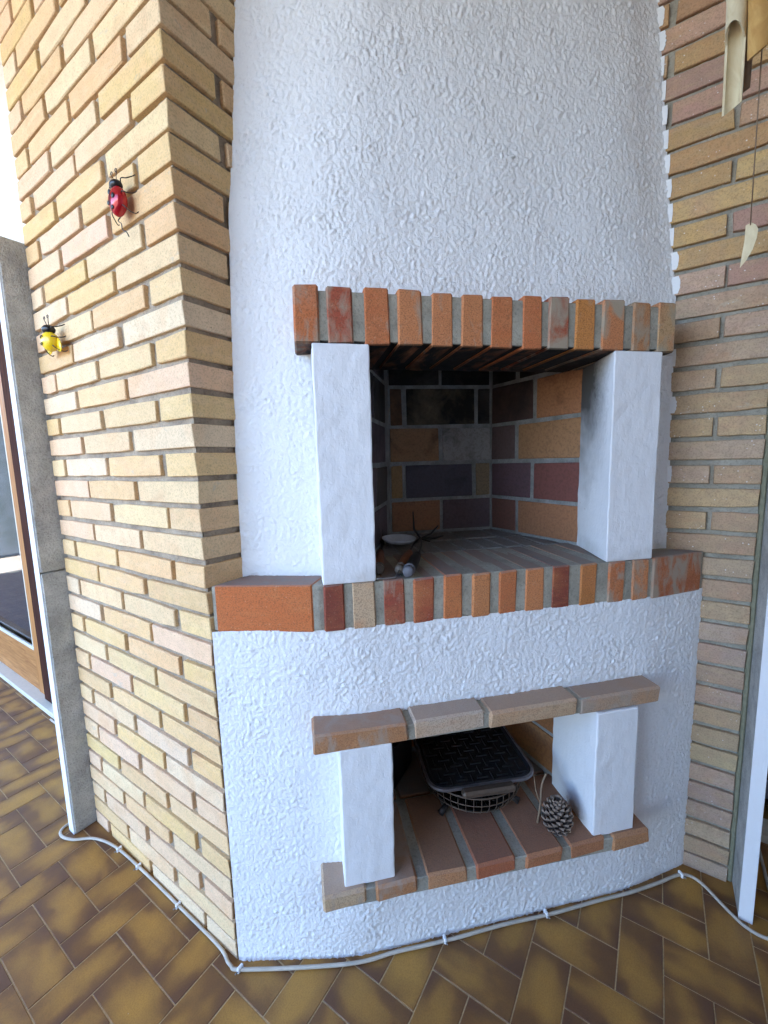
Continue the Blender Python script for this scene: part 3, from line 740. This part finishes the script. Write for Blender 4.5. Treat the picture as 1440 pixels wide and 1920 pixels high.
# ------------------------------------------------------------------ ladybird ornaments
def bug(name,label,cat,x,z,sc,shell,kind):
    t=thing(name,label,cat,(x,-.024*sc,z)); t.rotation_euler=(0,0,0)
    # local: x right, z up, -y out of the wall
    vs=[];fs=[];n=20;mn=12
    bm=bmesh.new(); bmesh.ops.create_uvsphere(bm,u_segments=22,v_segments=14,radius=1)
    for v in bm.verts:
        zz=v.co.z; k=1-.35*max(0,-zz)**2 if kind=='red' else 1.
        v.co=Vector((v.co.x*(.027 if kind=='red' else .023)*k*sc,v.co.y*.017*sc,zz*(.031 if kind=='red' else .022)*sc))
    me=bpy.data.meshes.new('body'); bm.to_mesh(me); bm.free(); me.materials.append(shell); me.polygons.foreach_set('use_smooth',[True]*len(me.polygons))
    tilt=.12 if kind=='red' else .1
    b=link('shell',me,t,(0,0,0),(0,tilt,0))
    if kind=='red':
        for (px,pz,rd) in ((-.008,.015,.0055),(.010,.004,.0055),(-.009,-.007,.005),(.004,-.017,.0045)):
            bm=bmesh.new(); bmesh.ops.create_uvsphere(bm,u_segments=12,v_segments=8,radius=1)
            for v in bm.verts: v.co=Vector((v.co.x*rd*sc,v.co.y*.002*sc,v.co.z*rd*sc))
            m_=bpy.data.meshes.new('spot'); bm.to_mesh(m_); bm.free(); m_.materials.append(M_BLACK)
            yy=-.0172*sc*math.sqrt(max(0,1-(px/.026)**2-(pz/.031)**2)); link('spot',m_,b,(px*sc,yy,pz*sc))
        line=[(0,-.0165*sc,.030*sc),(0,-.017*sc,.01*sc),(0,-.0168*sc,-.01*sc),(0,-.013*sc,-.026*sc)]
        link('wing_seam',tube('wing_seam',catmull(line,5),.0006*sc,M_BLACK,5),b)
    else:
        # yellow wing cases: curl motif and two open wings
        for sgn in (1,-1):
            pts=[]
            for i in range(15):
                a=i/14*4.6; rd=.0058*(1-i/20); pts.append((sgn*(math.cos(a)*rd),0,sgn*(.0072+math.sin(a)*rd*.9-.001)))
            pts=[(p[0]*sc,-.0178*sc*math.sqrt(max(.1,1-(p[0]/sc/.024)**2-(p[2]/sc/.023)**2)),p[2]*sc) for p in pts]
            link('curl',tube('curl',catmull(pts,3),.0010*sc,M_BLACK,5),b)
        for sgn,ang in ((-1,.45),(1,-.55)):
            bm=bmesh.new(); bmesh.ops.create_uvsphere(bm,u_segments=16,v_segments=10,radius=1)
            for v in bm.verts: v.co=Vector((v.co.x*.013*sc,v.co.y*.003*sc,(v.co.z-.8)*.019*sc))
            m_=bpy.data.meshes.new('wing'); bm.to_mesh(m_); bm.free(); m_.materials.append(M_BUGY); m_.polygons.foreach_set('use_smooth',[True]*len(m_.polygons))
            link('wing',m_,t,(sgn*.013*sc,.007*sc,.004*sc),(0,.75 if sgn<0 else -.65,0))
    hz_=(.033 if kind=='red' else .026)*sc
    bm=bmesh.new(); bmesh.ops.create_uvsphere(bm,u_segments=16,v_segments=10,radius=1)
    for v in bm.verts: v.co=Vector((v.co.x*.0155*sc,v.co.y*.013*sc,v.co.z*.0105*sc))
    m_=bpy.data.meshes.new('head'); bm.to_mesh(m_); bm.free(); m_.materials.append(M_BLACK); m_.polygons.foreach_set('use_smooth',[True]*len(m_.polygons))
    link('head',m_,t,(.001,-.001,hz_))
    w=.0011*sc
    for sgn in (-1,1):
        pts=[(sgn*.003,0,.004),(sgn*.007,-.002,.016),(sgn*.012,-.003,.024)]
        for i in range(9): a=i/8*4.5; rd=.005*(1-i/12); pts.append((sgn*(.0125-.0035+math.cos(a)*rd*1.),-.003,.026+math.sin(a)*rd))
        link('antenna',tube('antenna',[Vector(p)*sc+Vector((0,0,hz_)) for p in catmull(pts,3)],w*.8,M_BLACK,6),t)
    for sgn in (-1,1):
        for i,(z0,dz) in enumerate(((.022,.016),(.004,.004),(-.012,-.016))):
            pts=[(sgn*.016,.004,z0),(sgn*.028,-.004,z0+dz*.6+.004),(sgn*.036,.004,z0+dz),(sgn*.044,.013,z0+dz*1.3),(sgn*.049,.018,z0+dz*1.3+.004)]
            if kind!='red': pts=[(p[0]*.8,p[1],p[2]*.75) for p in pts]
            if sgn<0 and kind=='red': pts=[(p[0]*.8,p[1],p[2]) for p in pts]
            link('leg',tube('leg',[Vector(p)*sc for p in catmull(pts,4)],w,M_BLACK,6),t)
    if kind=='red':
        pts=[(-.003,.004,-.030),(-.007,0,-.038),(.002,.002,-.046),(.000,.004,-.056),(.010,.008,-.064),(.010,.012,-.072)]
        link('leg',tube('leg',[Vector(p)*sc for p in catmull(pts,4)],w,M_BLACK,6),t)
    return t
bug('ladybird_ornament','glossy red ladybird ornament with curled feelers hung on the left brick wall','wall ornament',-.176,1.884,1.0,M_BUGR,'red')
bug('ladybird_ornament','yellow ladybird ornament with open wings hung near the grey post','wall ornament',-.612,1.655,1.25,M_BUGY,'yellow')

# ------------------------------------------------------------------ bamboo wind chime
def pix(px,py,t):
    v=(d + rr*((px-720)/F_PX) + uu*((960-py)/F_PX)).normalized(); return CAM+v*t
ch=thing('wind_chime','bamboo wind chime with cut tubes hanging at the top right corner','wind chime',(.94,.26,2.6))
CH=Vector((.94,.26,2.6))
def half_tube(name,p_top,p_bot,rad,mat,cut=None,th=.003):
    """hollow bamboo tube with a slanted tip; below 'cut' the side facing the porch is cut away"""
    a=Vector(p_top)-CH; b=Vector(p_bot)-CH; ax=(b-a); Ln=ax.length; ax.normalize()
    f=(CAM-CH-(a+b)/2); f=(f-ax*f.dot(ax)).normalized(); sx=ax.cross(f)
    f,sx=(f*.94+sx*.34).normalized(),(sx*.94-f*.34).normalized()
    n=36; m_=40; S=2*n
    def ends(i):
        an=2*math.pi*i/n; c_=math.cos(an)
        te=Ln-rad*.35*(1-math.sin(an))
        if cut and c_>.05: te=cut*Ln+rad*2.2*(1-c_)
        return te
    vs=[];fs=[]
    for j in range(m_+1):
        for rd in (rad,rad-th):
            for i in range(n):
                an=2*math.pi*i/n; t=ends(i)*j/m_; k=rd*(1+.05*math.exp(-((t-Ln*.30)/.005)**2))
                vs.append(a+ax*t+(f*math.cos(an)+sx*math.sin(an))*k)
    def cls(i): return bool(cut) and math.cos(2*math.pi*(i%n)/n)>.05
    for i in range(n):
        i2=(i+1)%n
        if cls(i)==cls(i2):
            for j in range(m_):
                fs.append((j*S+i,j*S+i2,(j+1)*S+i2,(j+1)*S+i)); fs.append((j*S+n+i2,j*S+n+i,(j+1)*S+n+i,(j+1)*S+n+i2))
            e=m_*S; fs.append((e+i,e+i2,e+n+i2,e+n+i))
        else:
            # seam between the cut-away side and the long side
            L_i,S_i=(i,i2) if not cls(i) else (i2,i)
            te=ends(S_i); o=len(vs)
            an=2*math.pi*L_i/n
            for rd in (rad,rad-th): vs.append(a+ax*te+(f*math.cos(an)+sx*math.sin(an))*rd)
            e=m_*S
            fs.append((S_i,L_i,o,e+S_i)); fs.append((n+S_i,n+L_i,o+1,e+n+S_i)); fs.append((e+S_i,e+n+S_i,o+1,o))
            for j in range(m_): fs.append((j*S+L_i,j*S+n+L_i,(j+1)*S+n+L_i,(j+1)*S+L_i))
    return link(name,fixn(mesh(name,vs,fs,mat,False)),ch)
T1=1.0
half_tube('bamboo_tube',pix(1391,-130,T1),pix(1371,212,T1),.0118,M_BAMB,.44)
half_tube('bamboo_tube',pix(1413,-130,T1+.03),pix(1389,182,T1+.03),.0100,M_BAMBD)
half_tube('bamboo_tube',pix(1431,-130,T1-.01),pix(1424,104,T1-.01),.0128,M_BAMBO)
half_tube('bamboo_tube',pix(1478,-130,T1),pix(1470,60,T1),.0150,M_BAMBO)
top=CH+Vector((0,0,-.30))
bm_=lathe('hanger_disc',[(.055,-.012),(.06,-.008),(.06,.006),(.052,.012)],M_BAMB,24); link('hanger_disc',bm_,ch,(0,0,-.42))
link('hook_cord',tube('hook_cord',[(0,0,0.02),(0,0,-.408)],.0012,M_TWIG,6),ch)
for px,tt in ((1388,T1),(1413,T1+.03),(1432,T1-.01),(1470,T1)):
    p=pix(px,-128,tt)-CH; link('thread',tube('thread',[Vector((p.x*.5,p.y*.5,-.43)),p],.0008,M_TWIG,5),ch)
s0=pix(1428,104,T1+.02)-CH; s1=pix(1407,422,T1+.02)-CH
link('cord',tube('cord',[Vector((0,0,-.43)),s0+(s0-s1)*.1,s1],.0009,M_TWIG,6),ch)
def clapper():
    out=[(1398,423),(1409,417),(1417,421),(1422,429),(1419,446),(1411,468),(1400,487),(1387,503),(1391,478),(1396,450)]
    P=[pix(x,y,T1+.02)-CH for x,y in out]; nrm=(CAM-CH-P[0]).normalized(); n=len(P)
    vs=P+[p-nrm*.004 for p in P]; fs=[tuple(range(n)),tuple(range(2*n-1,n-1,-1))]+[(i,i+n,(i+1)%n+n,(i+1)%n) for i in range(n)]
    return link('clapper',fixn(mesh('clapper',vs,fs,M_BAMB)),ch)
clapper()

# ------------------------------------------------------------------ grill pan on its wire basket in the wood store
gp=thing('tabletop_grill','black square griddle pan resting on a round wire fire basket in the lower niche','grill',fr(.425,-.155,.283),AF-.04)
# local x along front, y inwards
def rrect(w,h,rd,n=5):
    out=[]
    for cx,cy,a0 in ((w/2-rd,h/2-rd,0),(-w/2+rd,h/2-rd,90),(-w/2+rd,-h/2+rd,180),(w/2-rd,-h/2+rd,270)):
        for i in range(n+1): a=R(a0+90*i/n); out.append((cx+rd*math.cos(a),cy+rd*math.sin(a)))
    return out
def loft(name,rings,mat,cap0=True,cap1=True,smooth=False):
    n=len(rings[0]); vs=[p for r_ in rings for p in r_]; fs=[]
    for j in range(len(rings)-1):
        for i in range(n): fs.append((j*n+i,j*n+(i+1)%n,(j+1)*n+(i+1)%n,(j+1)*n+i))
    if cap0: fs.append(tuple(range(n-1,-1,-1)))
    if cap1: fs.append(tuple((len(rings)-1)*n+i for i in range(n)))
    return mesh(name,vs,fs,mat,smooth)
TW,TH,TZ=.305,.27,.115
o=(0,.02)
def rg(w,h,rd,z): return [(x,y+.02,z) for x,y in rrect(w,h,rd)]
link('pan',loft('pan',[rg(TW-.05,TH-.05,.03,TZ-.028),rg(TW-.012,TH-.012,.04,TZ-.008),rg(TW,TH,.045,TZ),rg(TW-.012,TH-.012,.04,TZ+.003),rg(TW-.024,TH-.024,.036,TZ-.003),rg(TW-.03,TH-.03,.034,TZ-.001)],M_IRON),gp)
link('rim',loft('rim',[rg(TW+.002,TH+.002,.045,TZ-.008),rg(TW+.010,TH+.010,.049,TZ-.003),rg(TW+.008,TH+.008,.048,TZ+.003),rg(TW-.004,TH-.004,.043,TZ+.0045),rg(TW-.006,TH-.006,.042,TZ+.001)],M_ALU,False,False),gp)
link('front_handle',boxes('front_handle',[(-.075,-.146,TZ-.014,.075,-.119,TZ+.006)],M_RUST,.006),gp)
sl_=[]
stp=.0295
for i in range(-4,5):
    for j in range(-4,5):
        x=i*stp; y=j*stp*.93+.02
        if (i+j)%2==0: sl_.append((x-.016,y-.0022,TZ-.0035,x+.016,y+.0022,TZ+.0028))
        else: sl_.append((x-.0022,y-.016,TZ-.0035,x+.0022,y+.016,TZ+.0026))
link('slots',boxes('slots',sl_,M_SLOT,.001),gp)
bow=[]
def circ(rad,z,n=40): return [(rad*math.cos(2*math.pi*i/n),rad*math.sin(2*math.pi*i/n)+.01,z) for i in range(n)]
for rad,z,w in ((.150,.092,.0028),(.148,.068,.0018),(.138,.042,.0018),(.120,.026,.0026),(.105,.020,.004)):
    link('ring',tube('ring',circ(rad,z),w,M_RUST,6,True),gp)
wm=tube('wire',catmull([(.150,0,.092),(.149,0,.065),(.138,0,.042),(.120,0,.027),(.07,0,.022)],4),.0014,M_RUST,5)
for i in range(44):
    link('wire',wm,gp,(0,.01,0),(0,0,2*math.pi*i/44))
link('ash_dish',lathe('ash_dish',[(.05,.012),(.10,.016),(.128,.034),(.132,.038),(.126,.036),(.09,.021)],M_DSTEEL,32),gp,(0,.01,0))
for a in (215,325,35,145):
    a=R(a); ca,sa=math.cos(a),math.sin(a)
    link('foot',tube('foot',[(ca*.10,sa*.10+.01,.02),(ca*.128,sa*.128+.01,.012),(ca*.145,sa*.145+.01,.006)],[.007,.008,.010],M_DSTEEL,8),gp)
# upright dark lid panel leaning behind the left column
lp=thing('metal_lid','dark folded metal lid standing behind the griddle at the left of the niche','lid',fr(.235,-.265,.278),AF+.9)
link('lid_panel',boxes('lid_panel',[(-.07,-.004,0,.07,.004,.15)],M_DSTEEL,.003),lp); link('lid_edge',boxes('lid_edge',[(-.07,-.016,.145,.07,-.0045,.153)],M_DSTEEL,.002),lp)

# ------------------------------------------------------------------ pine cone and twigs
pc=thing('pine_cone','open brown pine cone standing at the right of the lower niche by the white column','pine cone',fr(.606,.012,.272)); pc.scale=(.88,.88,.88)
link('core',lathe('core',[(.010,.0),(.020,.02),(.023,.045),(.017,.072),(.006,.092)],M_CONE,12),pc)
def scale_mesh():
    vs=[(0,-.004,0),(0,.004,0),(.017,-.0085,.004),(.017,.0085,.004),(.024,-.0065,.0085),(.024,.0065,.0085),(.027,0,.0075),
        (.0,0,-.003),(.018,-.007,-.001),(.018,.007,-.001),(.0265,0,.0015)]
    fs=[(0,2,3,1),(2,4,5,3),(4,6,5),(0,7,8,2),(1,3,9,7),(7,9,10,8),(2,8,10),(2,10,6),(2,6,4),(3,10,9),(3,6,10),(3,5,6)]
    me=mesh('scale',vs,fs,M_CONE); me.materials.append(M_CONET)
    for i in (1,2,7,8,10,11): me.polygons[i].material_index=1
    return fixn(me)
sm_=scale_mesh(); N=96
for i in range(N):
    t=i/(N-1); z=.006+.082*t; rad=.006+.018*math.sin(math.pi*min(1,.22+t*.78))
    a=i*2.39996; sc=.55+.62*math.sin(math.pi*(.16+.76*t)); tilt=-(-.45+1.35*t)
    o=link('scale',sm_,pc); o.location=(rad*math.cos(a)*.7,rad*math.sin(a)*.7,z); o.rotation_euler=(0,tilt,a); o.scale=(sc*1.0,sc*1.05,sc*1.1)
tw=thing('twig','thin dry twig leaning between the grill basket and the pine cone','twig',fr(.56,-.01,.278))
p0=Vector((0,0,.001)); link('stem',tube('stem',catmull([(0,0,.0),(.004,.012,.05),(.003,.03,.095),(.012,.045,.125)],4),[.0028]*13,M_TWIG,6),tw)
link('side_shoot',tube('side_shoot',catmull([(.004,.014,.05),(-.010,.02,.08),(-.022,.04,.115),(-.034,.07,.12)],4),.0016,M_TWIG,6),tw)

# ------------------------------------------------------------------ tools lying in the fire box
Z0=1.0115
def P_(s,dd,z): q=fr(s,dd,z); return q
def implement(name,label,cat,base,hpts,hr,rod,rodr,extra=None,group=None):
    t=thing(name,label,cat,base)
    B=Vector(base)
    a,b=Vector(hpts[0])-B,Vector(hpts[1])-B; n=12
    pts=[a.lerp(b,i/n) for i in range(n+1)]
    rads=[hr*(.72+.28*math.sin(math.pi*i/n))*(.82 if i in (2,n-2) else 1) for i in range(n+1)]
    link('handle',tube('handle',pts,rads,M_HANDLE if extra!='steel' else M_DSTEEL,12),t)
    dv=(b-a).normalized()
    link('end_cap',tube('end_cap',[b-dv*.004,b+dv*.005,b+dv*.009],[hr*.98,hr*.95,hr*.6],M_CUFF if extra!='steel' else M_GREYM,12),t)
    link('collar',tube('collar',[b-dv*.020,b-dv*.015],[hr*1.06,hr*1.06],M_CUFF if extra!='steel' else M_GREYM,12),t)
    link('rod',tube('rod',[Vector(p)-B for p in catmull(rod,5)],rodr,M_DSTEEL,7),t)
    return t,B
h=.014
t1,B1=implement('fire_tool','wooden handled fire tool nearest the left white column','fire tool',P_(.165,-.15,Z0),[P_(.178,-.235,Z0+.014),P_(.140,-.050,Z0+.014)],.0125,[P_(.178,-.235,Z0+.014),P_(.205,-.36,Z0+.012),P_(.215,-.46,Z0+.06),P_(.21,-.50,Z0+.09)],.003)
t2,B2=implement('fire_tool','wooden handled fire tool with bent wire end beside the grey handled one','fire tool',P_(.225,-.12,Z0),[P_(.258,-.205,Z0+.014),P_(.188,-.035,Z0+.014)],.0125,[P_(.258,-.205,Z0+.014),P_(.30,-.32,Z0+.012),P_(.345,-.41,Z0+.012)],.0028)
link('wire_bow',tube('wire_bow',[p-B2 for p in catmull([P_(.188,-.035,Z0+.014),P_(.170,0.0,Z0+.006),P_(.150,.0,Z0+.004),P_(.125,-.004,Z0+.004),P_(.118,-.03,Z0+.004)],6)],.0022,M_STEEL,6),t2)
t3,B3=implement('fire_tongs','grey handled tongs with splayed jaws lying on the hearth','tongs',P_(.24,-.1,Z0),[P_(.270,-.165,Z0+.016),P_(.204,-.010,Z0+.014)],.0145,[P_(.270,-.165,Z0+.014),P_(.32,-.30,Z0+.010),P_(.348,-.405,Z0+.012)],.0025,'steel')
for q in ([(.348,-.405,.012),(.335,-.44,.04),(.335,-.45,.10)],[(.348,-.405,.012),(.39,-.43,.02),(.425,-.45,.045)],[(.348,-.405,.012),(.40,-.42,.008),(.44,-.44,.010)],[(.348,-.405,.012),(.375,-.385,.004)]):
    link('jaw',tube('jaw',[P_(a,b,Z0+c)-B3 for a,b,c in q],[.003]+[.004]*(len(q)-2)+[.0025],M_DSTEEL,7),t3)
lad=thing('ladle_bowl','shallow pale metal ladle bowl lying at the back left of the fire box','ladle',P_(.262,-.36,Z0+.002),AF)
def bowl():
    n=28; prof=[(0,0),(.4,.0012),(.75,.005),(.95,.013),(1,.020),(.95,.0185),(.72,.0085),(.35,.004),(0,.003)]
    vs=[];fs=[]
    for k,z in prof:
        for i in range(n): a=2*math.pi*i/n; vs.append((.058*k*math.cos(a),.040*k*math.sin(a),z+ .010*k*math.cos(a)*-.3+.004))
    for j in range(len(prof)-1):
        for i in range(n): fs.append((j*n+i,j*n+(i+1)%n,(j+1)*n+(i+1)%n,(j+1)*n+i))
    return mesh('bowl',vs,fs,M_SPOON,True)
link('bowl',bowl(),lad,(0,0,.004),(R(7),0,R(10)))
link('stem',tube('stem',catmull([(-.055,.0,.014),(-.075,.03,.03),(-.085,.07,.07),(-.082,.09,.10)],5),.003,M_DSTEEL,6),lad)
hp=thing('spike_rack','pair of thin blackened skewers leaning on the hearth behind the ladle','skewers',P_(.20,-.40,Z0))
for q in ((0,.0),(.018,.004)):
    link('skewer',tube('skewer',[Vector((q[0]*.7,q[0]*.7,.001)),Vector((q[0]*.7-.02,q[0]*.7+.02,.085))],.0024,M_DSTEEL,6),hp)
